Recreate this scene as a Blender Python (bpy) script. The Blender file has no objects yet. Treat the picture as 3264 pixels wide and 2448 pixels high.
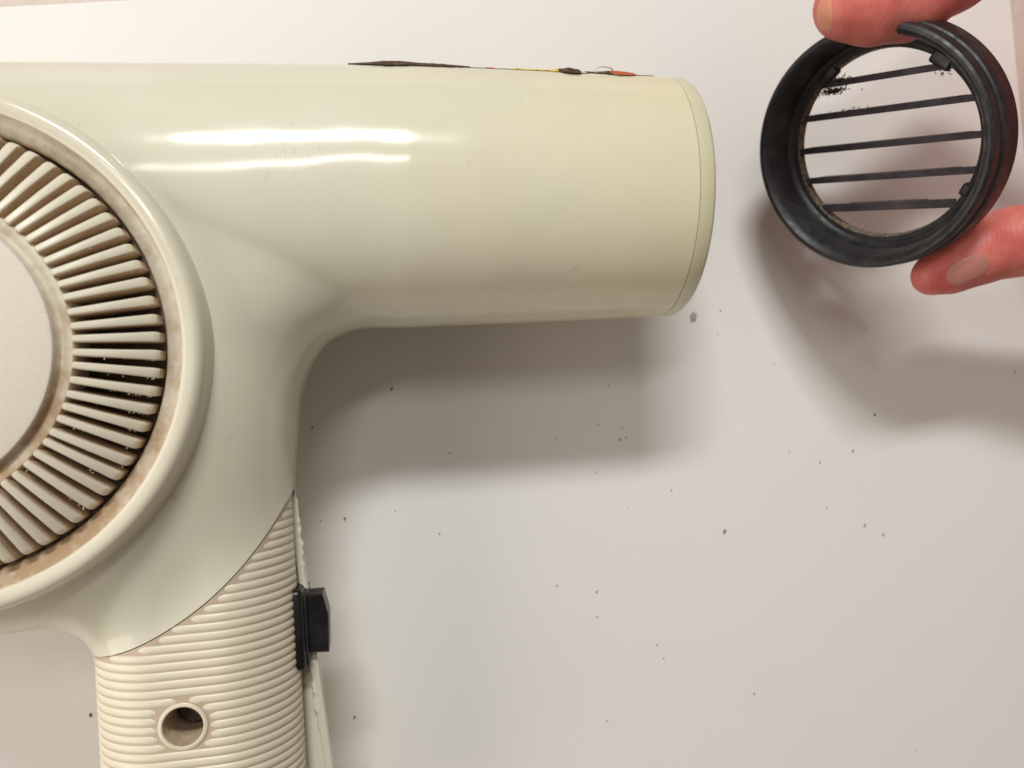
import bpy, bmesh, math, random
import numpy as np
from mathutils import Vector, Matrix, noise as mnoise

random.seed(7)
rng = np.random.default_rng(7)
MM = 0.001
scene = bpy.context.scene
COL = scene.collection

# ------------------------------------------------------------------ camera
FPX, TILT, D0 = 2600.0, math.radians(9.0), 235.0          # focal length in photo pixels, tilt, mm to the paper
CC = np.array([-D0 * math.sin(TILT), 0.0, D0 * math.cos(TILT)])
CX = np.array([math.cos(TILT), 0.0, math.sin(TILT)])
CY = np.array([0.0, 1.0, 0.0])
CW = np.array([math.sin(TILT), 0.0, -math.cos(TILT)])
cam_d = bpy.data.cameras.new('camera')
cam = bpy.data.objects.new('camera', cam_d)
COL.objects.link(cam)
cam_d.sensor_width = 36.0
cam_d.lens = 36.0 * FPX / 3264.0
cam_d.clip_start, cam_d.clip_end = 0.01, 20.0
cam.matrix_world = Matrix(((CX[0], CY[0], -CW[0], CC[0] * MM), (CX[1], CY[1], -CW[1], CC[1] * MM),
                           (CX[2], CY[2], -CW[2], CC[2] * MM), (0, 0, 0, 1)))
cam_d.dof.use_dof = True
cam_d.dof.focus_distance = 0.178
cam_d.dof.aperture_fstop = 16.0
scene.camera = cam

# ------------------------------------------------------------------ light
world = bpy.data.worlds.new('World')
scene.world = world
world.use_nodes = True
bg = world.node_tree.nodes['Background']
bg.inputs[0].default_value = (1.0, 0.83, 0.67, 1)
bg.inputs[1].default_value = 0.165

def tube_lamp(name, loc, target, sx, sy, watts, color):
    l = bpy.data.lights.new(name, 'AREA')
    l.shape, l.size, l.size_y, l.energy, l.color = 'RECTANGLE', sx, sy, watts, color
    o = bpy.data.objects.new(name, l)
    COL.objects.link(o)
    o.location = loc
    o.rotation_euler = (Vector(target) - Vector(loc)).to_track_quat('-Z', 'Y').to_euler()
    return o
# two strip lamps over the work table
tube_lamp('strip_lamp_rear', (-0.140, 0.600, 0.72), (-0.02, 0.03, 0.03), 0.29, 0.080, 5.5, (0.985, 1.0, 0.965))
tube_lamp('strip_lamp_front', (-0.140, 0.260, 0.72), (-0.02, 0.03, 0.03), 0.29, 0.052, 0.85, (0.985, 1.0, 0.965))
# the wider glow of the room from the left
tube_lamp('room_lamp', (-0.60, -0.16, 0.30), (-0.05, -0.03, 0.0), 0.70, 0.45, 2.75, (1.0, 0.91, 0.83))

scene.view_settings.view_transform = 'Standard'
scene.view_settings.look = 'None'
scene.view_settings.exposure = -0.02
scene.view_settings.gamma = 1.0
scene.render.engine = 'CYCLES'
scene.cycles.use_denoising = True
scene.cycles.max_bounces = 8

# ------------------------------------------------------------------ pixel helpers (photo pixels, mm)
def at(px, py, z):
    d = ((px - 1632) * CX - (py - 1224) * CY) / FPX + CW
    return CC + d * ((z - CC[2]) / d[2])
def atd(px, py, dep):
    return CC + (((px - 1632) * CX - (py - 1224) * CY) / FPX + CW) * dep
K = 3264 / 2212.0

# ------------------------------------------------------------------ object helpers
def tag(o, label=None, cat=None, group=None, kind=None):
    for k, v in (('label', label), ('category', cat), ('group', group), ('kind', kind)):
        if v: o[k] = v
    return o
def empty(name, loc=(0, 0, 0)):
    o = bpy.data.objects.new(name, None)
    COL.objects.link(o)
    o.location = Vector(loc) * MM
    o.empty_display_size = 0.01
    return o
def mesh_obj(name, V, Fc, mat, parent=None, normals=None, smooth=True, mats=None, midx=None, sharp=None):
    V = np.asarray(V, float)
    me = bpy.data.meshes.new(name)
    me.from_pydata((V * MM).tolist(), [], [list(map(int, f)) for f in Fc])
    for m in (mats or [mat]): me.materials.append(m)
    if midx is not None: me.polygons.foreach_set('material_index', np.asarray(midx, np.int32))
    me.polygons.foreach_set('use_smooth', np.full(len(me.polygons), smooth))
    me.update()
    if sharp: me.set_sharp_from_angle(angle=math.radians(sharp))
    if normals is not None: me.normals_split_custom_set_from_vertices(np.asarray(normals).tolist())
    o = bpy.data.objects.new(name, me)
    COL.objects.link(o)
    if parent is not None:
        o.parent = parent
        o.matrix_parent_inverse = parent_world_inv(parent)
    return o
def parent_world_inv(p):
    m = Matrix.Identity(4)
    chain = []
    while p is not None:
        chain.append(p); p = p.parent
    for q in reversed(chain):
        m = m @ q.matrix_parent_inverse @ q.matrix_basis
    return m.inverted()
def lathe(prof, n=128, frame=None, closed=False):
    prof = np.asarray(prof, float); m = len(prof)
    a = np.linspace(0, 2 * np.pi, n, endpoint=False)
    V = np.stack([np.outer(np.cos(a), prof[:, 0]), np.outer(np.sin(a), prof[:, 0]), np.tile(prof[:, 1], (n, 1))], -1).reshape(-1, 3)
    Fc = []
    for i in range(n):
        j = (i + 1) % n
        for k in range(m if closed else m - 1):
            l = (k + 1) % m
            Fc.append((i * m + k, j * m + k, j * m + l, i * m + l))
    if frame is not None:
        o, e1, e2, e3 = frame
        V = o + V[:, :1] * e1 + V[:, 1:2] * e2 + V[:, 2:] * e3
    return V, Fc
def box(c, h, ax=None, bev=0.0, seg=2):
    bm = bmesh.new()
    bmesh.ops.create_cube(bm, size=1.0)
    for v in bm.verts: v.co = Vector((v.co.x * 2 * h[0], v.co.y * 2 * h[1], v.co.z * 2 * h[2]))
    if bev: bmesh.ops.bevel(bm, geom=bm.edges[:], offset=bev, segments=seg, affect='EDGES', profile=0.5)
    V = np.array([v.co[:] for v in bm.verts]); Fc = [[v.index for v in f.verts] for f in bm.faces]
    bm.free()
    if ax is not None: V = V[:, :1] * ax[0] + V[:, 1:2] * ax[1] + V[:, 2:] * ax[2]
    return V + np.asarray(c), Fc
def tube(P, R, n=8, cap=True, flat=1.0):
    P = np.asarray(P, float); R = np.broadcast_to(R, (len(P),))
    T = np.gradient(P, axis=0); T /= np.linalg.norm(T, axis=1)[:, None] + 1e-9
    ref = np.array([0, 0, 1.0])
    V, Fc = [], []
    a = np.linspace(0, 2 * np.pi, n, endpoint=False)
    for p, t, r in zip(P, T, R):
        rr = ref if abs(t @ ref) < .95 else np.array([1.0, 0, 0])
        u = np.cross(t, rr); u /= np.linalg.norm(u); w = np.cross(u, t)
        V.append(p + r * (np.cos(a)[:, None] * u + flat * np.sin(a)[:, None] * w))
    V = np.concatenate(V)
    for i in range(len(P) - 1):
        for k in range(n):
            l = (k + 1) % n
            Fc.append((i * n + k, i * n + l, (i + 1) * n + l, (i + 1) * n + k))
    if cap: Fc += [tuple(range(n))[::-1], tuple(range((len(P) - 1) * n, len(P) * n))]
    return V, Fc
def join(parts):
    V, Fc, o = [], [], 0
    for v, f in parts:
        V.append(v); Fc += [tuple(i + o for i in q) for q in f]; o += len(v)
    return np.concatenate(V), Fc

# ------------------------------------------------------------------ implicit surfaces
def surface_net(F, lo, hi, h):
    ax = [np.arange(l, u + h, h) for l, u in zip(lo, hi)]
    X, Y, Z = np.meshgrid(*ax, indexing='ij')
    val = F(X, Y, Z)
    s = val < 0
    n = np.array(val.shape)
    cs = sum(s[i:n[0] - 1 + i, j:n[1] - 1 + j, k:n[2] - 1 + k].astype(np.int8) for i in (0, 1) for j in (0, 1) for k in (0, 1))
    act = (cs > 0) & (cs < 8)
    idx = np.full(act.shape, -1, np.int64); cells = np.argwhere(act); idx[act] = np.arange(len(cells))
    V = np.stack([ax[d][cells[:, d]] + h / 2 for d in range(3)], 1)
    quads = []
    for d in range(3):
        a, b = (d + 1) % 3, (d + 2) % 3
        sl0 = [slice(None)] * 3; sl1 = [slice(None)] * 3
        sl0[d] = slice(0, n[d] - 1); sl1[d] = slice(1, n[d])
        e = np.argwhere(s[tuple(sl0)] != s[tuple(sl1)])
        ok = (e[:, a] > 0) & (e[:, b] > 0) & (e[:, a] < n[a] - 1) & (e[:, b] < n[b] - 1)
        e = e[ok]
        def cell(da, db):
            c = e.copy(); c[:, a] += da; c[:, b] += db
            return idx[c[:, 0], c[:, 1], c[:, 2]]
        q = np.stack([cell(-1, -1), cell(0, -1), cell(0, 0), cell(-1, 0)], 1)
        flip = ~s[tuple(sl0)][e[:, 0], e[:, 1], e[:, 2]]
        q[flip] = q[flip][:, ::-1]
        quads.append(q)
    Q = np.concatenate(quads)
    V = project(F, V, 5, clampd=h)
    T = np.concatenate([Q[:, [0, 1, 2]], Q[:, [0, 2, 3]]])
    return V, T
def grad(F, V, e=0.02):
    G = np.empty_like(V)
    for d in range(3):
        A = V.copy(); B = V.copy(); A[:, d] += e; B[:, d] -= e
        G[:, d] = (F(*A.T) - F(*B.T)) / (2 * e)
    return G
def project(F, V, it=4, level=0.0, clampd=1e9):
    V = V.copy()
    for _ in range(it):
        f = F(*V.T) - level; g = grad(F, V)
        st = (f / np.maximum((g ** 2).sum(1), 1e-4))
        V -= np.clip(st, -clampd, clampd)[:, None] * g
    return V
def nrm(F, V):
    g = grad(F, V, .05)
    return g / (np.linalg.norm(g, axis=1)[:, None] + 1e-9)
def clip(V, T, f):
    """keep the part of a triangle mesh where f > 0"""
    v = f(V); keep = v > 0
    c = keep[T].sum(1)
    out = [T[c == 3]]
    newV = [V]; base = len(V); cache = {}
    extra = []
    def cut(i, j):
        k = (min(i, j), max(i, j))
        if k not in cache:
            t = v[i] / (v[i] - v[j])
            cache[k] = base + len(extra)
            extra.append(V[i] + t * (V[j] - V[i]))
        return cache[k]
    add = []
    for t in T[(c == 1) | (c == 2)]:
        kk = keep[t]
        if kk.sum() == 1:
            i = int(np.argmax(kk)); a, b, d = t[i], t[(i + 1) % 3], t[(i + 2) % 3]
            add.append((a, cut(a, b), cut(a, d)))
        else:
            i = int(np.argmin(kk)); a, b, d = t[i], t[(i + 1) % 3], t[(i + 2) % 3]
            p, q = cut(a, b), cut(a, d)
            add += [(p, b, d), (p, d, q)]
    if extra: newV.append(np.array(extra))
    if add: out.append(np.array(add))
    V2 = np.concatenate(newV); T2 = np.concatenate(out)
    used = np.unique(T2); mp = np.full(len(V2), -1); mp[used] = np.arange(len(used))
    return V2[used], mp[T2]
def smooth01(a, b, x):
    t = np.clip((x - a) / (b - a), 0, 1)
    return t * t * (3 - 2 * t)
def round_union(a, b, r):
    u, w = np.maximum(r - a, 0), np.maximum(r - b, 0)
    return np.maximum(r, np.minimum(a, b)) - np.sqrt(u * u + w * w)
def smin(a, b, k):
    h = np.maximum(k - np.abs(a - b), 0) / k
    return np.minimum(a, b) - h * h * k * .25

# ------------------------------------------------------------------ materials
def nodes(name):
    m = bpy.data.materials.new(name); m.use_nodes = True
    nt = m.node_tree
    return m, nt, nt.nodes['Principled BSDF']
def N(nt, typ, **kw):
    n = nt.nodes.new(typ)
    for k, v in kw.items():
        if k.startswith('i_'): n.inputs[k[2:].replace('_', ' ')].default_value = v
        else: setattr(n, k, v)
    return n
def mixc(nt, fac, a, b, typ='MIX'):
    n = nt.nodes.new('ShaderNodeMix'); n.data_type = 'RGBA'; n.blend_type = typ
    for sock, v in ((n.inputs['Factor'], fac), (n.inputs[6], a), (n.inputs[7], b)):
        if isinstance(v, bpy.types.NodeSocket): nt.links.new(v, sock)
        elif isinstance(v, tuple): sock.default_value = v + (1,) if len(v) == 3 else v
        else: sock.default_value = v
    return n.outputs[2]
def ramp(nt, src, stops, interp='LINEAR'):
    r = nt.nodes.new('ShaderNodeValToRGB'); r.color_ramp.interpolation = interp
    el = r.color_ramp.elements
    while len(el) < len(stops): el.new(0.5)
    for e, (p, c) in zip(el, stops):
        e.position = p
        e.color = (c, c, c, 1) if not isinstance(c, tuple) else c + (1,)
    nt.links.new(src, r.inputs[0])
    return r.outputs[0]
def noise(nt, vec, scale, detail=4, rough=.55):
    n = N(nt, 'ShaderNodeTexNoise', i_Scale=scale, i_Detail=detail, i_Roughness=rough)
    if vec is not None: nt.links.new(vec, n.inputs['Vector'])
    return n.outputs['Fac']
def geo_pos(nt):
    return N(nt, 'ShaderNodeTexCoord').outputs['Object']
def bump(nt, bsdf, h, strength, dist):
    b = N(nt, 'ShaderNodeBump', i_Strength=strength, i_Distance=dist)
    nt.links.new(h, b.inputs['Height']); nt.links.new(b.outputs[0], bsdf.inputs['Normal'])

CREAM = (0.72, 0.695, 0.575)
def plastic_mat(name, base, rough, yellow=False, grime=0.25, wavy=0.0, coarse=0.0):
    m, nt, b = nodes(name)
    p = geo_pos(nt)
    big = ramp(nt, noise(nt, p, 28, 3), [(.35, 0.0), (.7, 1.0)])
    c = mixc(nt, big, base, tuple(x * k for x, k in zip(base, (.965, .955, .92))))
    if yellow:
        sp = N(nt, 'ShaderNodeSeparateXYZ'); nt.links.new(p, sp.inputs[0])
        mr = N(nt, 'ShaderNodeMapRange'); mr.inputs[1].default_value = -.045; mr.inputs[2].default_value = .035
        nt.links.new(sp.outputs[0], mr.inputs[0])
        ml = N(nt, 'ShaderNodeMath', operation='MULTIPLY'); nt.links.new(mr.outputs[0], ml.inputs[0])
        nt.links.new(ramp(nt, noise(nt, p, 22, 2), [(.3, .55), (.7, 1.0)]), ml.inputs[1])
        c = mixc(nt, ml.outputs[0], c, (0.75, 0.67, 0.45))
    # scattered small stains and scuffs
    spots = ramp(nt, noise(nt, p, 330, 3, .6), [(.66, 0.0), (.74, 1.0)])
    area = ramp(nt, noise(nt, p, 60, 2), [(.48, 0.0), (.62, 1.0)])
    ms = N(nt, 'ShaderNodeMath', operation='MULTIPLY'); nt.links.new(spots, ms.inputs[0]); nt.links.new(area, ms.inputs[1])
    mg = N(nt, 'ShaderNodeMath', operation='MULTIPLY'); nt.links.new(ms.outputs[0], mg.inputs[0]); mg.inputs[1].default_value = grime
    c = mixc(nt, mg.outputs[0], c, (0.38, 0.30, 0.20))
    if yellow:
        vd = N(nt, 'ShaderNodeVectorMath', operation='DISTANCE'); nt.links.new(p, vd.inputs[0])
        vd.inputs[1].default_value = tuple(at(930, 525, 64) * MM)
        near = ramp(nt, vd.outputs['Value'], [(.0, 1.0), (.006, .7), (.011, 0.0)])
        mp = N(nt, 'ShaderNodeMapping'); mp.inputs['Rotation'].default_value = (0, 0, .9); mp.inputs['Scale'].default_value = (1, .28, 1); nt.links.new(p, mp.inputs['Vector'])
        st = ramp(nt, noise(nt, mp.outputs[0], 900, 3, .6), [(.58, 0.0), (.66, 1.0)])
        mm = N(nt, 'ShaderNodeMath', operation='MULTIPLY'); nt.links.new(near, mm.inputs[0]); nt.links.new(st, mm.inputs[1])
        m2 = N(nt, 'ShaderNodeMath', operation='MULTIPLY'); nt.links.new(mm.outputs[0], m2.inputs[0]); m2.inputs[1].default_value = .26
        c = mixc(nt, m2.outputs[0], c, (.34, .30, .20))
        patch = ramp(nt, noise(nt, p, 45, 3), [(.45, 0.0), (.68, .5)])
        c = mixc(nt, patch, c, (.675, .665, .535))
    nt.links.new(c, b.inputs['Base Color'])
    nt.links.new(ramp(nt, noise(nt, p, 90, 4), [(.3, rough * .8), (.75, rough * 1.5)]), b.inputs['Roughness'])
    b.inputs['IOR'].default_value = 1.5
    b.inputs['Subsurface Weight'].default_value = 0.06
    b.inputs['Subsurface Radius'].default_value = (.0022, .0018, .0010)
    b.inputs['Subsurface Scale'].default_value = 1.0
    if wavy: bump(nt, b, noise(nt, p, 34, 2, .4), wavy, .0012)
    if coarse: bump(nt, b, noise(nt, p, 900, 3, .6), coarse, .0002)
    return m
M_SHELL = plastic_mat('cream_glossy_plastic', CREAM, .13, yellow=True, wavy=.6)
M_COLLAR = plastic_mat('yellowed_plastic', (.70, .655, .475), .2, grime=.6)
M_GRIP = plastic_mat('grip_plastic', (.72, .65, .52), .34, grime=.5)
M_RIB = plastic_mat('rib_plastic', (.74, .68, .545), .34, grime=.4)
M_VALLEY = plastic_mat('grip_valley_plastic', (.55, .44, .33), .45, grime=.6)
M_HUB = plastic_mat('matte_hub_plastic', (.715, .655, .56), .5, grime=.8, coarse=.35)
M_VANE = plastic_mat('vane_plastic', (.77, .71, .59), .42, grime=.5)
M_BEZEL = plastic_mat('bezel_plastic', (.74, .70, .575), .16, grime=.2)

def grime_mat(name, a, b_, scale, rough=.6, lo=.35, hi=.65):
    m, nt, b = nodes(name); p = geo_pos(nt)
    f = ramp(nt, noise(nt, p, scale, 5, .65), [(lo, 0.0), (hi, 1.0)])
    nt.links.new(mixc(nt, f, a, b_), b.inputs['Base Color'])
    b.inputs['Roughness'].default_value = rough
    bump(nt, b, noise(nt, p, scale * 5, 4), .4, .0003)
    return m
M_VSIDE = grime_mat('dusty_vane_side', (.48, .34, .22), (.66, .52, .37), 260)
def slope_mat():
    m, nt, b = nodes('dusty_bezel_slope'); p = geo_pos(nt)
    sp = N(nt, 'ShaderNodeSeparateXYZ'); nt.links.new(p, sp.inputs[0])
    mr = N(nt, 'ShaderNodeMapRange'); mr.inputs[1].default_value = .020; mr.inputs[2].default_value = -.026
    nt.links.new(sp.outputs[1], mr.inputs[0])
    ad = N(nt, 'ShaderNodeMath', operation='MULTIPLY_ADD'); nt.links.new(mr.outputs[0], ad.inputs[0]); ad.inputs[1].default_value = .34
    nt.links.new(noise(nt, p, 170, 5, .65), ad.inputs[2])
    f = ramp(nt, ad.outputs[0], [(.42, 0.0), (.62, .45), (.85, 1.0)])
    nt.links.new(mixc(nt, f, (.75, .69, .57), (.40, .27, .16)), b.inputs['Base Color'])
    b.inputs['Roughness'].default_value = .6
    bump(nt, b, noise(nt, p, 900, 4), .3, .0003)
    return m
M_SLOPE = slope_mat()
M_FLOOR = grime_mat('dusty_dark_grille_floor', (.030, .020, .016), (.20, .13, .08), 90)  # dusty brown, with the dark of open slots painted in as near-black patches
M_HOLE = grime_mat('brown_screw_well', (.36, .26, .17), (.52, .42, .30), 300)  # two mottled browns for the wall of the well
M_SCREW = grime_mat('dull_screw_steel', (.05, .04, .035), (.12, .09, .07), 500, .45)
M_DARKIN = grime_mat('dark_inside', (.03, .025, .02), (.07, .055, .04), 80, .7)

def black_mat(name, base, rough, scuff=.3):
    m, nt, b = nodes(name); p = geo_pos(nt)
    f = ramp(nt, noise(nt, p, 150, 6, .7), [(.45, 0.0), (.75, 1.0)])
    nt.links.new(mixc(nt, f, base, tuple(x * 2.2 + .008 for x in base)), b.inputs['Base Color'])
    nt.links.new(ramp(nt, noise(nt, p, 420, 4), [(.3, rough), (.7, rough + scuff)]), b.inputs['Roughness'])
    bump(nt, b, noise(nt, p, 700, 4, .6), .25, .0002)
    return m
M_BLACK = black_mat('black_nozzle_plastic', (.012, .011, .012), .32)
M_BAR = black_mat('black_bar_plastic', (.030, .022, .026), .5)
M_SWITCH = black_mat('black_switch_plastic', (.004, .0035, .0035), .30, .15)
M_RESIDUE = grime_mat('brown_heat_residue', (.03, .022, .018), (.26, .19, .11), 1500, .55, .42, .6)

def paper_mat():
    m, nt, b = nodes('white_paper'); p = geo_pos(nt)
    f = noise(nt, p, 900, 5, .7)
    g = ramp(nt, noise(nt, p, 9, 3), [(.3, 0.0), (.7, 1.0)])
    c = mixc(nt, g, (.805, .780, .752), (.835, .812, .785))
    nt.links.new(c, b.inputs['Base Color'])
    b.inputs['Roughness'].default_value = .55
    b.inputs['Specular IOR Level'].default_value = .3
    bump(nt, b, f, .3, .0001)
    return m
M_PAPER = paper_mat()
def desk_mat():
    m, nt, b = nodes('beige_laminate'); p = geo_pos(nt)
    f = ramp(nt, noise(nt, p, 600, 5, .7), [(.35, 0.0), (.65, 1.0)])
    nt.links.new(mixc(nt, f, (.62, .52, .47), (.69, .59, .53)), b.inputs['Base Color'])
    b.inputs['Roughness'].default_value = .45
    return m
M_DESK = desk_mat()
def skin_mat():
    m, nt, b = nodes('skin'); p = geo_pos(nt)
    f = ramp(nt, noise(nt, p, 95, 4), [(.35, 0.0), (.68, 1.0)])
    c = mixc(nt, f, (.58, .115, .10), (.70, .235, .185))
    f2 = ramp(nt, noise(nt, p, 420, 3), [(.45, 0.0), (.8, 1.0)])
    c = mixc(nt, f2, c, (.60, .14, .11))
    nt.links.new(c, b.inputs['Base Color'])
    b.inputs['Roughness'].default_value = .48
    b.inputs['Subsurface Weight'].default_value = .35
    b.inputs['Subsurface Radius'].default_value = (.0030, .0011, .0007)
    b.inputs['Subsurface Scale'].default_value = 1.0
    v = N(nt, 'ShaderNodeTexVoronoi', i_Scale=1500.0); nt.links.new(p, v.inputs['Vector'])
    wv = N(nt, 'ShaderNodeTexWave', i_Scale=260.0, i_Distortion=6.0, i_Detail=3.0); nt.links.new(p, wv.inputs['Vector'])
    ad = N(nt, 'ShaderNodeMath', operation='ADD'); nt.links.new(v.outputs['Distance'], ad.inputs[0]); nt.links.new(wv.outputs['Fac'], ad.inputs[1])
    bump(nt, b, ad.outputs[0], .12, .0002)
    return m
M_SKIN = skin_mat()
def simple(name, c, rough=.5, **kw):
    m, nt, b = nodes(name); b.inputs['Base Color'].default_value = c + (1,); b.inputs['Roughness'].default_value = rough
    for k, v in kw.items(): b.inputs[k.replace('_', ' ')].default_value = v
    return m
M_NAIL = simple('fingernail', (.49, .20, .172), .42, Subsurface_Weight=.2)
M_NAIL.node_tree.nodes['Principled BSDF'].inputs['Subsurface Radius'].default_value = (.002, .001, .0006)
M_NAILTIP = simple('fingernail_tip', (.66, .27, .17), .38, Subsurface_Weight=.2)
M_NAILTIP.node_tree.nodes['Principled BSDF'].inputs['Subsurface Radius'].default_value = (.002, .001, .0006)
M_GLUE = simple('dried_white_glue', (.70, .68, .62), .3)
M_CRUMB = simple('dark_crumb', (.12, .095, .08), .85)
M_LINT = simple('brown_lint', (.075, .050, .036), .95)

# ------------------------------------------------------------------ desk and paper
V, Fc = box((0, 60, -6), (700, 420, 5.6), bev=1.5)
tag(mesh_obj('desk_top', V, Fc, M_DESK, sharp=35), kind='structure')
p1, p2, p3, p4 = at(0, 22, 0), at(430, 0, 0), at(3220, 0, 0), at(3238, 197, 0)
ex = (p2 - p1) / np.linalg.norm(p2 - p1); ey = (p3 - p4) / np.linalg.norm(p3 - p4)
s_, t_ = np.linalg.solve(np.stack([ey[:2], -ex[:2]], 1), (p1 - p3)[:2])
corner = p3 + ey * s_
nx, ny = 60, 44
gx, gy = np.meshgrid(np.linspace(0, -420, nx), np.linspace(0, -297, ny), indexing='ij')
base = corner + gx[..., None] * ex + gy[..., None] * ey
lift = np.zeros_like(gx)
top = base.reshape(-1, 3).copy(); top[:, 2] = 0.0
bot = top.copy(); bot[:, 2] = -.22
Fc = []
for i in range(nx - 1):
    for j in range(ny - 1):
        a = i * ny + j
        Fc.append((a, a + 1, a + ny + 1, a + ny))
loop = [i * ny for i in range(nx)] + [(nx - 1) * ny + j for j in range(1, ny)] + [i * ny + ny - 1 for i in range(nx - 2, -1, -1)] + [j for j in range(ny - 2, 0, -1)]
n0 = len(top)
for a, b2 in zip(loop, loop[1:] + loop[:1]): Fc.append((a, b2, b2 + n0, a + n0))
tag(mesh_obj('paper_sheet', np.concatenate([top, bot]), Fc, M_PAPER, sharp=40),
    'large white paper sheet lying flat under the cream hair dryer', 'paper')

# ------------------------------------------------------------------ hair dryer
ZC = 36.0
HC = np.array([-121.0, 6.0])                 # centre of the round fan housing
HO = np.array([-77.0, -69.0]); HA = math.radians(3.0)
EU, EV = np.array([math.cos(HA), math.sin(HA)]), np.array([math.sin(HA), -math.cos(HA)])
def barrel_axis(x): return 44.9 + .036 * x
def barrel_r(x): return np.where(x > -31, 29.77 - .0172 * x, 30.3 - .016 * (-31 - x)) if isinstance(x, np.ndarray) else (29.77 - .0172 * x if x > -31 else 30.3 - .016 * (-31 - x))
def f_drum(x, y, z, top=65.2, r=58.8, rho=22.0):
    g = smooth01(-122, -82, x); r = r + 3.2 * g; rho = rho + 2.0 * g
    q = np.hypot(x - HC[0], y - HC[1]); hh = (top - .4) / 2; zz = np.abs(z - (top + .4) / 2)
    a, b = q - (r - rho), zz - (hh - rho)
    return np.hypot(np.maximum(a, 0), np.maximum(b, 0)) + np.minimum(np.maximum(a, b), 0) - rho
def f_barrel(x, y, z):
    q = np.hypot(x - HC[0], y - HC[1])      # the barrel sinks into the flat shoulder round the grille
    sink = 0.0 * smooth01(64, 51, q) * smooth01(10, 30, y) * smooth01(-104, -84, x)
    return np.sqrt(np.maximum(-128 - x, 0) ** 2 * 1.2 + (y - barrel_axis(x)) ** 2 + (z - ZC) ** 2) - barrel_r(np.maximum(x, -128)) + sink
def f_handle(x, y, z):
    u = (x - HO[0]) * EU[0] + (y - HO[1]) * EU[1]; v = (x - HO[0]) * EV[0] + (y - HO[1]) * EV[1]
    a, b = np.abs(u) - (21.9 - 16.5), np.abs(z - ZC) - (18.6 - 16.5)
    d = np.hypot(np.maximum(a, 0), np.maximum(b, 0)) + np.minimum(np.maximum(a, b), 0) - 16.5
    e = np.abs(v + 21) - 82
    return np.maximum(d, e) + 0 * np.hypot(d, e)
def F(x, y, z):
    d = round_union(f_drum(x, y, z), f_handle(x, y, z), 10.0)
    r = 2.5 + 3.5 * smooth01(44, 22, y) + 15.0 * smooth01(38, 11, y) * smooth01(-84, -54, x)
    return round_union(d, f_barrel(x, y, z), r)
BV, BT = surface_net(F, (-184, -142, -1.5), (58, 84, 71), 1.25)

XSEAM = at(2236, 640, 66)[0]                 # seam between barrel and end collar
XEND = at(2289, 640, 65)[0]
ARC_C, ARC_R = np.array([-112.2, .9]), 60.7
BOSS = at(583, 2317, 54.5)
def g_arc(V):                                 # > 0 on the grip side
    return np.minimum(np.hypot(V[:, 0] - ARC_C[0], V[:, 1] - ARC_C[1]) - ARC_R, -14 - V[:, 1])
dryer = empty('hair_dryer', (-100, 0, 0))
tag(dryer, 'old cream plastic hair dryer with round vented housing, ribbed grip and open barrel', 'hair dryer')

def part_from(V, T, name, mat, level=0.0, parent=dryer):
    V = project(F, V, 3, level)
    return mesh_obj(name, V, T, mat, parent, normals=nrm(F, V))
# upper half shell
V, T = clip(BV, BT, lambda P: P[:, 2] - (ZC + .10))
UV_, UT_ = V, T
V, T = clip(V, T, lambda P: XSEAM - .02 - P[:, 0] - .036 * (P[:, 1] - barrel_axis(P[:, 0])))
V, T = clip(V, T, lambda P: np.where(P[:, 2] > 55, np.hypot(P[:, 0] - HC[0], P[:, 1] - HC[1]) - 46.5, 5.0))
V, T = clip(V, T, lambda P: -g_arc(P) - .10)
shell = part_from(V, T, 'upper_shell', M_SHELL)
# upper grip half, sunk a little below the shell
V, T = clip(UV_, UT_, lambda P: g_arc(P) - .10)
V, T = clip(V, T, lambda P: np.where(P[:, 2] > 44, np.hypot(P[:, 0] - BOSS[0], P[:, 1] - BOSS[1]) - 4.6, 5.0))
def largest(V, T):
    lab = np.arange(len(V))
    while True:
        m = lab[T].min(1); new = lab.copy()
        for k in range(3): np.minimum.at(new, T[:, k], m)
        new = new[new]
        if (new == lab).all(): break
        lab = new
    root = np.bincount(lab[T[:, 0]]).argmax()
    T = T[lab[T[:, 0]] == root]; used = np.unique(T); mp = np.full(len(V), -1); mp[used] = np.arange(len(used))
    return V[used], mp[T]
V, T = largest(V, T)
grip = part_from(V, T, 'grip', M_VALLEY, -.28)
# lower half shell; its handle half stands a little off to the side of the upper one
V, T = clip(BV, BT, lambda P: (ZC - .12) - P[:, 2])
V, T = clip(V, T, lambda P: XSEAM - .02 - P[:, 0] - .036 * (P[:, 1] - barrel_axis(P[:, 0])))
V = project(F, V, 3); nl = nrm(F, V)
u = (V[:, 0] - HO[0]) * EU[0] + (V[:, 1] - HO[1]) * EU[1]
def flare(y): return np.maximum(0, -24 - y) * .085
V[:, 0] += flare(V[:, 1]) * np.clip((u + 2) / 20, 0, 1)
lower = mesh_obj('lower_shell', V, T, M_SHELL, dryer, normals=nl)
lower['label'] = 'lower half shell with its handle edge standing proud'
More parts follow.
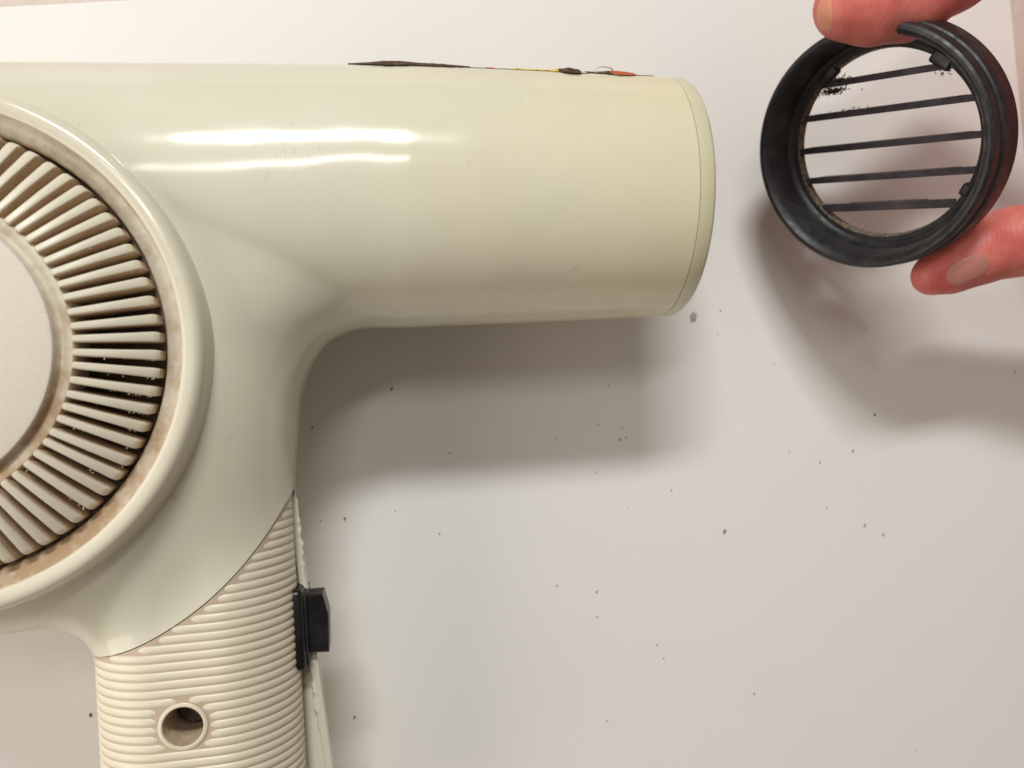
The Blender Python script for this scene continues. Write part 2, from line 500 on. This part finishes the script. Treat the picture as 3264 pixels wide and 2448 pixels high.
# ledge along the open edge of the lower shell, and glue left on it
ys = np.linspace(-26, -134, 60)
def handle_edge_x(y): return HO[0] + (21.9 + (0)) / EU[0] - (y - HO[1]) * math.tan(-HA) * 1.0
def hx(y):                                    # right-hand edge of the handle in the parting plane
    return HO[0] + 21.9 * EU[0] + (-(y - HO[1] - 21.9 * EU[1])) * math.tan(HA)
Vl, Fl = [], []
for y in ys:
    xo = hx(y) + flare(y)
    w = min(4.5 + flare(y), 9)
    Vl += [(xo - .05, y, ZC - .25), (xo - .9, y, ZC + .15), (xo - 1.7, y, ZC - .1), (xo - 2.0, y, ZC - 1.2), (xo - w, y, ZC - 1.6), (xo - w, y, ZC - 4)]
for i in range(len(ys) - 1):
    for k in range(5):
        a = i * 6 + k; Fl.append((a, a + 6, a + 7, a + 1))
mesh_obj('inner_ledge', Vl, Fl, M_SHELL, lower, sharp=50)
def glue(ya, yb, dx0, dx1, w, name='glue_residue'):
    n = 46; Vg, Fg = [], []
    for i, y in enumerate(np.linspace(ya, yb, n)):
        t = i / (n - 1); e = math.sin(math.pi * t) ** .4
        xc = hx(y) + dx0 + (dx1 - dx0) * t
        ww = w * e * (.65 + .6 * mnoise.noise((y * .6, 3.1, ya)) + .2 * mnoise.noise((y * 1.2, 1.1, yb)))
        hh = .32 * e * (1 + .5 * mnoise.noise((y * .7, 9, ya)))
        ww = max(ww, .08)
        for k in range(7):
            a = math.pi * k / 6
            wob = .25 * mnoise.noise((y * .8, k * .6, 5.0))
            Vg.append((xc + ww * math.cos(a) + wob * e, y, ZC - .3 + max(hh, .05) * math.sin(a) * 1.6))
    for i in range(n - 1):
        for k in range(6):
            a = i * 7 + k; Fg.append((a, a + 7, a + 8, a + 1))
    mesh_obj(name, Vg, Fg, M_GLUE, lower)
yy = lambda py: at(980, py, ZC)[1]
glue(yy(1580), yy(1890), .35, 1.3, .9)
glue(yy(2090), yy(2335), 1.8, 3.4, 1.3)

# ribs across the grip
def section_points(v, nphi=44):
    O = HO + EV * v
    ph = np.linspace(math.radians(176), math.radians(4), nphi)
    D = np.stack([np.cos(ph) * EU[0], np.cos(ph) * EU[1], np.sin(ph)], 1)
    P0 = np.array([O[0], O[1], ZC])
    lo, hi = np.full(nphi, 2.0), np.full(nphi, 45.0)
    for _ in range(34):
        mid = (lo + hi) / 2
        f = F(*(P0 + D * mid[:, None]).T)
        lo, hi = np.where(f < 0, mid, lo), np.where(f < 0, hi, mid)
    return P0 + D * lo[:, None]
PITCH = 1.86
prof = [(-.91, -.40), (-.74, -.22), (-.42, -.06), (0, 0), (.42, -.06), (.74, -.22), (.91, -.40)]
ev3 = np.array([EV[0], EV[1], 0])
v = -46.0
while v < 58:
    P = section_points(v)
    P = project(F, P, 2); n = nrm(F, P)
    ok = (np.hypot(P[:, 0] - ARC_C[0], P[:, 1] - ARC_C[1]) > ARC_R + .45) & (P[:, 1] < -15) \
        & (np.hypot(P[:, 0] - BOSS[0], P[:, 1] - BOSS[1]) > 5.25) & (P[:, 2] > ZC + .8)
    Vr, Fr = [], []
    run = []
    runs = []
    for i in range(len(P)):
        if ok[i]: run.append(i)
        elif run: runs.append(run); run = []
    if run: runs.append(run)
    for rn in runs:
        if len(rn) < 2: continue
        o0 = len(Vr)
        for q, i in enumerate(rn):
            endf = .35 if q in (0, len(rn) - 1) else 1.0
            for a, b in prof:
                Vr.append(P[i] + ev3 * a * (.6 + .4 * endf) + n[i] * ((b + .42) * endf - .42))
        m = len(prof)
        for q in range(len(rn) - 1):
            for k in range(m - 1):
                a = o0 + q * m + k
                Fr.append((a, a + 1, a + m + 1, a + m))
    if Fr: mesh_obj('rib', Vr, Fr, M_RIB, grip)
    v += PITCH

# screw boss in the grip
zt = 54.68
prof_b = [(5.0, 53.4), (4.95, zt - .15), (4.75, zt), (4.25, zt), (4.05, zt - .25), (3.95, 41.5)]
fr = (np.array([BOSS[0], BOSS[1], 0]), np.array([1., 0, 0]), np.array([0, 1., 0]), np.array([0, 0, 1.]))
V, Fc = lathe(prof_b, 48, fr)
mi = [1 if (k % 5) == 4 else 0 for k in range(len(Fc))]
boss = mesh_obj('screw_boss', V, Fc, None, grip, mats=[M_RIB, M_HOLE], midx=mi, sharp=50)
V, Fc = lathe([(3.96, 41.6), (3.4, 41.6), (3.4, 43.6), (3.0, 44.2), (1.0, 44.5), (.05, 44.5)], 32, fr)
s1 = (V, Fc)
mesh_obj('screw', V, Fc, M_SCREW, grip, sharp=40)

# end collar and barrel mouth
ax_a = np.array([1.0, .036, 0]); ax_a /= np.linalg.norm(ax_a)
e2 = np.array([0, 0, 1.0]); e1 = np.cross(e2, ax_a)
oC = np.array([XSEAM, barrel_axis(XSEAM), ZC]); rC = barrel_r(XSEAM)
L = (XEND - XSEAM)
V, Fc = lathe([(rC - 1.6, .04), (rC - .4, .06), (rC - .12, .3), (rC - .3, L - 1.1), (rC - .75, L - .3), (rC - 1.5, L), (rC - 2.4, L - .1), (rC - 2.6, L - .6), (rC - 2.8, -34)], 160, (oC, e1, e2, ax_a))
collar = mesh_obj('end_collar', V, Fc, M_COLLAR, dryer, sharp=45)
collar['label'] = 'yellowed collar ring at the barrel mouth'
V, Fc = lathe([(rC - 2.6, -30), (.05, -30)], 64, (oC, e1, e2, ax_a))
mesh_obj('dark_back_disc', V, Fc, M_DARKIN, dryer)  # added blank disc; its near-black colour stands in for the dark barrel depth

# fan grille: bezel, vanes, hub
hf = (np.array([HC[0], HC[1], 0]), np.array([1., 0, 0]), np.array([0, 1., 0]), np.array([0, 0, 1.]))
bz = [(52.0, 56.0), (51.2, 60.5), (50.6, 63.6), (50.2, 66.2), (49.8, 67.6), (49.2, 68.4), (48.3, 68.7), (46.9, 68.6), (46.35, 68.2), (46.15, 67.2), (43.3, 65.5), (42.9, 64.9), (42.8, 60.0)]
V, Fc = lathe(bz, 192, hf)
m_ = len(bz) - 1
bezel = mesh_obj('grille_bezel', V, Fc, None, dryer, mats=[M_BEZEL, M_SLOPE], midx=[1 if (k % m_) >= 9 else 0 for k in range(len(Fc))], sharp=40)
grille = empty('fan_grille', (HC[0], HC[1], 60)); grille.parent = dryer; grille.matrix_parent_inverse = parent_world_inv(dryer)
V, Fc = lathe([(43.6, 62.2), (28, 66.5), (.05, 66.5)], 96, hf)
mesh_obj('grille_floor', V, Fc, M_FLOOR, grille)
hp = [(29.3, 66), (29.2, 73.6), (28.9, 74.1), (28.2, 74.2), (27.6, 73.9), (26.9, 73.6), (26.5, 74.0), (26.35, 75.5), (26.1, 76.0), (25.5, 76.2), (16, 76.7), (8, 76.9), (.05, 77.0)]
V, Fc = lathe(hp, 144, hf)
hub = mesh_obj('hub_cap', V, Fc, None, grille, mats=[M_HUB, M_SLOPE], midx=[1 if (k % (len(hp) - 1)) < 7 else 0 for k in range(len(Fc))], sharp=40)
def vane_mesh():
    st = [(29.0, .48, -.8), (29.2, .62, -.22), (29.8, .67, 0), (36, .80, 0), (41.3, .97, 0), (41.9, .92, -.25), (42.2, .76, -1.0)]
    Vv, Fv, mi = [], [], []
    for r, w, dz in st:
        zt = 75.2 - (r - 29.0) / 14 * 7.2 + dz + .35 * math.sin((r - 29) / 14 * math.pi)
        zb = 63.0 + (43 - r) / 15 * 4.0
        Vv += [(r, -w * 1.02, zb), (r, -w, zt - .55), (r, -w * .86, zt - .14), (r, -w * .55, zt), (r, w * .55, zt), (r, w * .86, zt - .14), (r, w, zt - .55), (r, w * 1.02, zb)]
    for i in range(len(st) - 1):
        for k in range(7):
            a = i * 8 + k
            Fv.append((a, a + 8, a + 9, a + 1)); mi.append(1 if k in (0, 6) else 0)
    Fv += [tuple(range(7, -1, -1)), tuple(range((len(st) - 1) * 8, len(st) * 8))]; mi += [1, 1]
    # local to the grille centre
    Vv = np.array(Vv); Vv[:, 2] -= 60
    Vv = Vv - 0
    me = bpy.data.meshes.new('vane'); me.from_pydata((Vv * MM).tolist(), [], Fv)
    me.materials.append(M_VANE); me.materials.append(M_VSIDE)
    me.polygons.foreach_set('material_index', np.array(mi, np.int32)); me.polygons.foreach_set('use_smooth', np.full(len(Fv), True))
    me.update(); me.set_sharp_from_angle(angle=math.radians(28))
    return me
vm = vane_mesh()
NV = 75
for i in range(NV):
    o = bpy.data.objects.new('vane', vm); COL.objects.link(o); o.parent = grille
    o.rotation_euler = (random.uniform(-.02, .02), 0, math.radians(4.14 + 360 / NV * i + random.uniform(-.12, .12)))

dust = []
for _ in range(60):
    i = random.choice([-1, -2, -2, -3, -3, -4, -4, -5, -6, -7, -8, -10, 1, 2, 4, 6])
    th = math.radians(4.14 + 360 / NV * i); r = 42 - abs(random.gauss(0, 4.5)); r = max(r, 30)
    w = .86 + (r - 36) * .03
    zt = 75.2 - (r - 29.0) / 14 * 7.2 - .15
    tv = -w - random.uniform(-.1, .22)
    c = np.array([HC[0] + r * math.cos(th) - tv * math.sin(th), HC[1] + r * math.sin(th) + tv * math.cos(th), zt + random.uniform(-.2, .15)])
    h = random.uniform(.03, .09)
    dust.append(box(c, (h, h * random.uniform(.8, 2.6), h), None, 0))
V, Fc = join(dust)
tag(mesh_obj('dust_fringe', V, Fc, simple('pale_dust', (.60, .53, .44), .95), grille, smooth=False), kind='stuff')

# switch on the parting line of the handle
ysw0, ysw1 = at(960, 1868, 38)[1], at(960, 2120, 38)[1]
yc = (ysw0 + ysw1) / 2
xs = hx(yc)
sw = empty('slide_switch', (xs, yc, ZC)); sw.parent = dryer; sw.matrix_parent_inverse = parent_world_inv(dryer)
ax_sw = (np.array([EU[0], EU[1], 0]), -np.array([EV[0], EV[1], 0]), np.array([0, 0, 1.0]))
V, Fc = box((xs - .1, yc, ZC - .5), (1.5, (ysw0 - ysw1) / 2, 7.0), ax_sw, 1.1, 3)
mesh_obj('switch_plate', V, Fc, M_SWITCH, sw, sharp=50)
V, Fc = box((xs + 1.55, yc - .2, ZC - 1.0), (.45, (ysw0 - ysw1) / 2 - .8, 5.6), ax_sw, .35, 2)
mesh_obj('switch_bezel', V, Fc, M_BLACK, sw, sharp=50)
yb0, yb1 = at(1010, 1888, ZC)[1], at(1010, 2068, ZC)[1]
ln = yb0 - yb1
Pb = [(1.0, 0), (5.2, .2), (6.6, -ln * .36), (6.7, -ln), (1.0, -ln)]      # outline with a chamfered thumb edge
Vb = []
for zz, sc in ((ZC - 4.2, .94), (ZC - 3.8, 1.0), (ZC + 2.6, 1.0), (ZC + 3.0, .95)):
    for a, b in Pb: Vb.append((xs + a * (1 if a < 2 else sc), (yb0 - ln / 2) + (b + ln / 2) * sc, zz))
Fb = [tuple(range(5)), tuple(range(15, 20))[::-1]] + [(r * 5 + k, (r + 1) * 5 + k, (r + 1) * 5 + (k + 1) % 5, r * 5 + (k + 1) % 5) for r in range(3) for k in range(5)]
mesh_obj('switch_button', Vb, Fb, M_SWITCH, sw, smooth=False)

# printed sticker on the far flank of the barrel
def sticker_mat():
    m, nt, b = nodes('printed_sticker'); p = geo_pos(nt)
    sp = N(nt, 'ShaderNodeSeparateXYZ'); nt.links.new(p, sp.inputs[0])
    xa, xb = XST0 * MM, XST1 * MM
    mr = N(nt, 'ShaderNodeMapRange'); mr.inputs[1].default_value = xa; mr.inputs[2].default_value = xb
    nt.links.new(sp.outputs[0], mr.inputs[0])
    W_, BR, RD, YL, OR = (.74, .70, .60), (.075, .035, .02), (.62, .09, .05), (.75, .62, .03), (.50, .10, .03)
    px = lambda q: (q - 1110) / (2075 - 1110)
    st = [(0, BR), (px(1482), W_), (px(1530), RD), (px(1558), W_), (px(1602), YL), (px(1626), RD), (px(1636), YL), (px(1690), RD), (px(1696), YL), (px(1718), RD), (px(1730), YL),
          (px(1758), BR), (px(1828), W_), (px(1848), BR), (px(1930), OR), (px(2005), W_)]
    jit = N(nt, 'ShaderNodeMath', operation='MULTIPLY_ADD'); nt.links.new(noise(nt, p, 420, 3), jit.inputs[0]); jit.inputs[1].default_value = .022
    nt.links.new(mr.outputs[0], jit.inputs[2])
    sb = N(nt, 'ShaderNodeMath', operation='SUBTRACT'); nt.links.new(jit.outputs[0], sb.inputs[0]); sb.inputs[1].default_value = .011
    wear = ramp(nt, noise(nt, p, 700, 4, .7), [(.55, 0.0), (.72, .7)])
    nt.links.new(mixc(nt, wear, ramp(nt, sb.outputs[0], st, 'CONSTANT'), (.50, .34, .22)), b.inputs['Base Color'])
    b.inputs['Roughness'].default_value = .7
    b.inputs['Specular IOR Level'].default_value = .2
    return m
XST0, XST1 = at(1110, 200, 47)[0], at(2075, 245, 47)[0]
M_STICK = sticker_mat()
nxs, nph = 120, 22
Vs = []
for i in range(nxs):
    t = i / (nxs - 1); x = XST0 + (XST1 - XST0) * t
    pxl = 1110 + 965 * t
    lo = math.radians(26.0 + 3.0 * t + 1.6 * mnoise.noise((x * .9, 4.0, 1.0)))
    bump_ = 0.62 * math.exp(-((pxl - 1240) / 85.) ** 2) + .30 * math.exp(-((pxl - 1390) / 70.) ** 2) + .75 * math.exp(-((pxl - 1800) / 38.) ** 2) + .45 * math.exp(-((pxl - 1960) / 50.) ** 2)
    for j in range(nph):
        s = j / (nph - 1)
        ph = lo + math.radians(8.0) * min(1, bump_) + (math.radians(-42) - lo) * s
        lift = .10 + bump_ * math.exp(-((s - .13) / .13) ** 2) + (.05 + .18 * min(1, bump_)) * mnoise.noise((x * .8, s * 9, 2))
        R = barrel_r(x) + max(lift, .06)
        Vs.append((x, barrel_axis(x) + R * math.cos(ph), ZC + R * math.sin(ph)))
Fs = [(i * nph + j, i * nph + j + 1, (i + 1) * nph + j + 1, (i + 1) * nph + j) for i in range(nxs - 1) for j in range(nph - 1)]
st = mesh_obj('sticker', Vs, Fs, M_STICK, dryer)
st['label'] = 'worn printed sticker with brown yellow and red print, lifting off the barrel'
# the little curled tag of clear film standing off it
cpts = [at(1897, 240, 50), at(1903, 215, 50), at(1925, 212, 50), at(1950, 218, 49), at(1960, 240, 48)]
V, Fc = tube([c for c in cpts], .16, 6)
mesh_obj('film_curl', V, Fc, M_COLLAR, st)

# ------------------------------------------------------------------ black nozzle ring
Pf = atd(1866 * K, 326 * K, 200.0)
dv = (Pf - CC) / np.linalg.norm(Pf - CC)
Xp = CX - dv * (CX @ dv); Xp /= np.linalg.norm(Xp)
Yp = CY - dv * (CY @ dv) - Xp * (CY @ Xp); Yp /= np.linalg.norm(Yp)
bk = dv + math.tan(math.radians(26)) * Xp + math.tan(math.radians(9)) * Yp; bk /= np.linalg.norm(bk)
r1 = Xp - bk * (Xp @ bk); r1 /= np.linalg.norm(r1)
r2 = np.cross(-bk, r1)
RF = (Pf, r1, r2, -bk)
ring = empty('nozzle_ring', tuple(Pf))
tag(ring, 'round black plastic dryer nozzle ring with thin cross bars held between finger and thumb', 'nozzle')
outer = [(26.9, -10.3), (27.4, -9.6), (28.3, -9.2), (28.5, -8.4), (29.4, -2.0), (30.3, -.5), (31.0, .1), (31.8, .15), (32.4, -.3), (32.6, -1.2), (32.6, -4.0), (32.6, -4.6), (33.1, -5.0), (33.3, -6.0), (33.4, -13.0), (32.8, -13.9), (31.5, -14.2), (25.9, -14.2), (25.7, -14.0), (25.6, -13.8)]
outer = [(a * .9, b * .9) for a, b in outer]
V, Fc = lathe(outer, 160, RF)
mesh_obj('ring_wall', V, Fc, M_BLACK, ring, sharp=35)
lip = [(26.9, -10.3), (26.4, -10.4), (25.7, -10.6), (25.5, -10.9), (25.3, -13.4), (25.6, -13.8)]
lip = [(a * .9, b * .9) for a, b in lip]
V, Fc = lathe(lip, 160, RF)
mesh_obj('inner_lip', V, Fc, None, ring, mats=[M_BLACK, M_RESIDUE], midx=[1 if (k % 5) in (2, 3) else 0 for k in range(len(Fc))], sharp=40)
ba = math.radians(9.0)
b1, b2 = r1 * math.cos(ba) + r2 * math.sin(ba), -r1 * math.sin(ba) + r2 * math.cos(ba)
def ringp(a, b, c): return Pf + (b1 * a + b2 * b - bk * c) * .9
for kk, off in enumerate((18.4, 9.6, .3, -8.6, -17.0)):
    half = math.sqrt(25.5 ** 2 - off ** 2)
    # thin blade: shallow ends, deeper middle
    wide = .74
    f0 = .93 if kk in (1, 2) else (.86 if kk == 3 else .62)
    outl = [(-half, -11.0), (half, -11.0), (half, -12.0), (half * f0, -12.1), (half * (f0 - .05), -13.9), (-half * (f0 - .05), -13.9), (-half * f0, -12.1), (-half, -12.0)]
    th = 1.15 if kk == 4 else .9
    Vb = [ringp(a, off - th, c) for a, c in outl] + [ringp(a, off + th, c) for a, c in outl]
    n = len(outl)
    Fb = [tuple(range(n)), tuple(range(n, 2 * n))[::-1]] + [(i, n + i, n + (i + 1) % n, (i + 1) % n) for i in range(n)]
    mesh_obj('cross_bar', Vb, Fb, M_BAR, ring, smooth=False)
for a, b, w, hgt in ((15.9, 20.0, 2.7, 1.7), (-15.4, 20.8, 3.0, 1.5), (21.8, -13.6, 1.6, 1.2), (-17.7, -22.3, 2.0, .9)):
    rad = np.array([a, b]) / math.hypot(a, b); tn = np.array([-rad[1], rad[0]])
    c0 = ringp(a, b, -11.6)
    axb = (b1 * rad[0] + b2 * rad[1], b1 * tn[0] + b2 * tn[1], -bk)
    V, Fc = box(c0, (hgt, w, 1.3), axb, .75, 3)
    mesh_obj('clip_tab', V, Fc, M_BLACK, ring, sharp=60)
# lint caught on the bars
parts = []
def fuzz(a, b, n, spread, ln):
    for _ in range(n):
        p = np.array([a + random.gauss(0, spread), b + random.gauss(0, .35), -11.4 + random.uniform(-.8, .5)])
        d = np.array([random.gauss(0, .5), random.gauss(0, 1.0), random.gauss(0, .7)])
        pts = [p]
        for _s in range(3):
            d = d + np.array([random.gauss(0, 1.1) for _ in range(3)])
            pts.append(pts[-1] + d / np.linalg.norm(d) * ln * .7 * random.uniform(.5, 1.2))
        parts.append(tube([ringp(*q) for q in pts], [.11, .12, .10, .06], 4))
fuzz(-14.0, 18.8, 170, 2.0, .8); fuzz(-14.4, 16.4, 150, 2.0, .7)
fuzz(-21.0, 9.8, 26, 1.6, .5); fuzz(-8.5, 10.4, 36, 1.8, .55); fuzz(-15, 9.9, 26, 5, .4)
fuzz(16.5, 17.0, 16, 1.5, .6)
V, Fc = join(parts)
tag(mesh_obj('lint', V, Fc, M_LINT), 'dark brown lint caught on the bars of the black nozzle ring', 'lint', kind='stuff')

# ------------------------------------------------------------------ hand
def D(px, py, dep): return atd(px * K, py * K, dep)
chains = {
    'index': [(D(1828, 16, 190), 7.9), (D(1885, 12, 190), 8.8), (D(1965, 0, 191), 9.2), (D(2060, -62, 193), 9.2), (D(2190, -140, 200), 9.6), (D(2420, -60, 197), 9.6), (D(2720, 60, 195), 11.5)],
    'thumb': [(D(2012, 596, 209), 5.4), (D(2052, 574, 209.5), 7.2), (D(2110, 544, 210), 8.5), (D(2190, 522, 210), 9.0), (D(2290, 515, 209), 9.4), (D(2400, 500, 206), 10.5), (D(2560, 470, 204), 13.0), (D(2740, 430, 204), 15.0)],
}
iM = D(2720, 60, 195); wrist = np.array([276, 68, 36.0])
def wpt(x, y, z, r): return (np.array([x, y, z], float), r)
sx, sy = iM[0], iM[1]
chains['middle'] = [wpt(sx + 16, sy - 2, 20, 7.8), wpt(sx + 8, sy + 2, 20, 8.2), wpt(sx - 2, sy + 36, 31, 9.0), wpt(sx + 6, sy + 6, iM[2] - 18, 11.0)]
chains['ring'] = [wpt(sx + 22, sy - 4, 11, 7.2), wpt(sx + 14, sy + 0, 12, 7.7), wpt(sx + 4, sy + 32, 17, 8.4), wpt(sx + 13, sy + 6, iM[2] - 34, 10.5)]
chains['pinky'] = [wpt(sx + 30, sy - 6, 7.2, 6.3), wpt(sx + 22, sy - 2, 8, 6.7), wpt(sx + 12, sy + 26, 9.5, 7.2), wpt(sx + 22, sy + 2, 14.0, 9.6)]
palm = [(iM, 12.0, wrist, 16.0), (chains['middle'][-1][0], 12.0, wrist, 16.0), (chains['ring'][-1][0], 11.0, wrist + [4, -4, -8], 14.0), (chains['pinky'][-1][0], 10.0, wrist + [6, -6, -14], 12.5),
        (chains['thumb'][-1][0], 15.0, wrist + [0, -8, 4], 16.0), (wrist, 18.0, np.array([420., 75, 42]), 27.0), (wrist + [4, -4, -8], 16.0, np.array([420., 65, 36]), 26.0)]
def cone(P, a, ra, b, rb):
    ab = b - a; t = np.clip(((P - a) @ ab) / (ab @ ab), 0, 1)
    return np.linalg.norm(P - (a + t[..., None] * ab), axis=-1) - (ra + (rb - ra) * t)
def f_hand(x, y, z):
    P = np.stack([x, y, z], -1)
    d = None
    for a, ra, b, rb in palm:
        c = cone(P, a, ra, b, rb); d = c if d is None else smin(d, c, 12.0)
    for name, ch in chains.items():
        f = None
        for (a, ra), (b, rb) in zip(ch[:-1], ch[1:]):
            c = cone(P, a, ra, b, rb); f = c if f is None else smin(f, c, 3.0)
        if name in ('thumb', 'index'):
            f = smin(f, f, 1.0) + .75            # undo the self-blend swelling
        d = smin(d, f, 5.0) if name not in ('thumb', 'index') else smin(d, f, 7.0)
    return np.maximum(d, x - 400)
lo = (D(1740, 0, 210)[0] - 4, -8, -2); 
HV, HT = surface_net(f_hand, (45, -25, -1.5), (290, 165, 95), 1.5)
hand = mesh_obj('person', HV, HT, M_SKIN, normals=nrm(f_hand, HV))
tag(hand, "person's bare hand reaching in, index finger and thumb pinching the black nozzle ring", 'person')
def trace(px, py):
    d = D(px, py, 1.0) - CC; d /= np.linalg.norm(d)
    t = 120.0
    for _ in range(200):
        p = CC + d * t; f = float(f_hand(*p))
        if f < .01: return p
        t += f * .8
        if t > 330: return None
    return p
def nail(cen, along, wl, ww, mat, name='fingernail', off=.12):
    n0 = nrm(f_hand, cen[None])[0]
    a = along - n0 * (along @ n0); a /= np.linalg.norm(a); c = np.cross(n0, a)
    V = [cen]; rings, seg = 7, 28
    for r in range(1, rings + 1):
        for k in range(seg):
            th = 2 * math.pi * k / seg; q = r / rings
            ca, sa = math.cos(th), math.sin(th)
            ca, sa = math.copysign(abs(ca) ** .75, ca), math.copysign(abs(sa) ** .75, sa)
            V.append(cen + a * ca * wl * q + c * sa * ww * q)
    V = np.array(V); V = project(f_hand, V, 4)
    nn = nrm(f_hand, V)
    h = np.full(len(V), off); h[-seg:] = -.15
    V = V + nn * h[:, None]
    Fc = [(0, 1 + k, 1 + (k + 1) % seg) for k in range(seg)]
    for r in range(rings - 1):
        for k in range(seg):
            A0 = 1 + r * seg
            Fc.append((A0 + k, A0 + seg + k, A0 + seg + (k + 1) % seg, A0 + (k + 1) % seg))
    return mesh_obj(name, V, Fc, mat, hand)
tp = trace(2092, 586)
if tp is not None: nail(tp, D(2000, 606, 209) - D(2110, 544, 210), 5.6, 4.0, M_NAIL)
ip = trace(1778, 34)
if ip is not None: nail(ip, np.array([0.25, 1.0, 0.3]), 4.8, 2.6, M_NAILTIP, off=.10)

# ------------------------------------------------------------------ crumbs on the paper
spots = [(1249, 1240, 9), (996, 1362, 7), (1433, 1444, 6), (1099, 1654, 9), (1260, 1628, 5), (1401, 1702, 6), (1784, 1332, 4), (1775, 1400, 5), (1906, 1353, 5),
         (1983, 1365, 6), (1977, 1402, 8), (1995, 1394, 6), (1940, 1229, 5), (2140, 1563, 6), (2001, 1617, 4), (1775, 1867, 6), (1902, 1887, 7), (1899, 1506, 5),
         (2296, 991, 6), (2287, 1068, 4), (2516, 1441, 5), (2614, 1474, 7), (2718, 1438, 8), (2787, 1322, 10), (3235, 1186, 7), (2757, 1049, 5),
         (2309, 1694, 13), (2756, 1675, 9), (2815, 1705, 8), (2635, 1620, 6), (1903, 1967, 6), (2094, 2056, 6), (2115, 2099, 6), (2404, 2211, 7), (1936, 2298, 6),
         (289, 2279, 11), (1130, 2287, 9), (2468, 1159, 5), (1022, 1660, 5), (2918, 2393, 4)]
cm = []
for q in range(3):
    bm = bmesh.new(); bmesh.ops.create_icosphere(bm, subdivisions=2, radius=1.0)
    for vv in bm.verts:
        vv.co *= 1 + .45 * mnoise.noise(vv.co * 1.4 + Vector((q * 7, 0, 0)))
        vv.co.z *= .5
    me = bpy.data.meshes.new('crumb'); bm.to_mesh(me); bm.free(); me.materials.append(M_CRUMB); cm.append(me)
for i, (px_, py_, s) in enumerate(spots):
    o = bpy.data.objects.new('crumb', cm[i % 3]); COL.objects.link(o)
    p = at(px_, py_, 0); r = s * .088 * .54 * MM
    o.location = Vector(p) * MM + Vector((0, 0, r * .3)); o.scale = (r * .62, r * 1.15, r * .6); o.rotation_euler = (0, 0, random.uniform(-.6, .3))
    if (px_, py_) == (289, 2279): lb, gp = 'dark round crumb on the paper just left of the ribbed grip', None
    elif (px_, py_) == (2309, 1694): lb, gp = 'largest dark crumb on the open white paper', None
    elif (px_, py_) == (1130, 2287): lb, gp = 'dark crumb on the paper right of the grip below the black switch', None
    elif (px_, py_) == (1249, 1240): lb, gp = 'dark crumb in the darkest shadow under the bend of barrel and handle', None
    elif px_ < 2050 and 1200 < py_ < 1450: lb, gp = 'tiny dark crumb lying in the shadow cast by the dryer barrel', 'crumbs in the barrel shadow'
    elif px_ > 2400 and py_ < 1330: lb, gp = 'tiny dark crumb lying in the shadow of hand and nozzle ring', 'crumbs in the hand shadow'
    elif px_ > 2200 and py_ < 1100: lb, gp = 'tiny dark crumb between the barrel mouth and the nozzle ring', 'crumbs beside the barrel mouth'
    else: lb, gp = 'tiny dark crumb lying on the open lit paper', 'crumbs on the open paper'
    tag(o, lb, 'crumb', gp)
bm = bmesh.new(); bmesh.ops.create_icosphere(bm, subdivisions=4, radius=1.0)
for vv in bm.verts:
    vv.co *= 1 + .5 * mnoise.noise(vv.co * 1.8); vv.co.z *= .35
me = bpy.data.meshes.new('dust_clump'); bm.to_mesh(me); bm.free(); me.polygons.foreach_set('use_smooth', [True] * len(me.polygons)); me.materials.append(simple('grey_dust', (.40, .37, .34), .9))
o = bpy.data.objects.new('dust_clump', me); COL.objects.link(o); p = at(2209, 1010, 0)
o.location = Vector(p) * MM + Vector((0, 0, .0004)); o.scale = (.0009, .0012, .0009)
tag(o, 'soft grey dust clump on the paper beside the barrel mouth', 'dust')
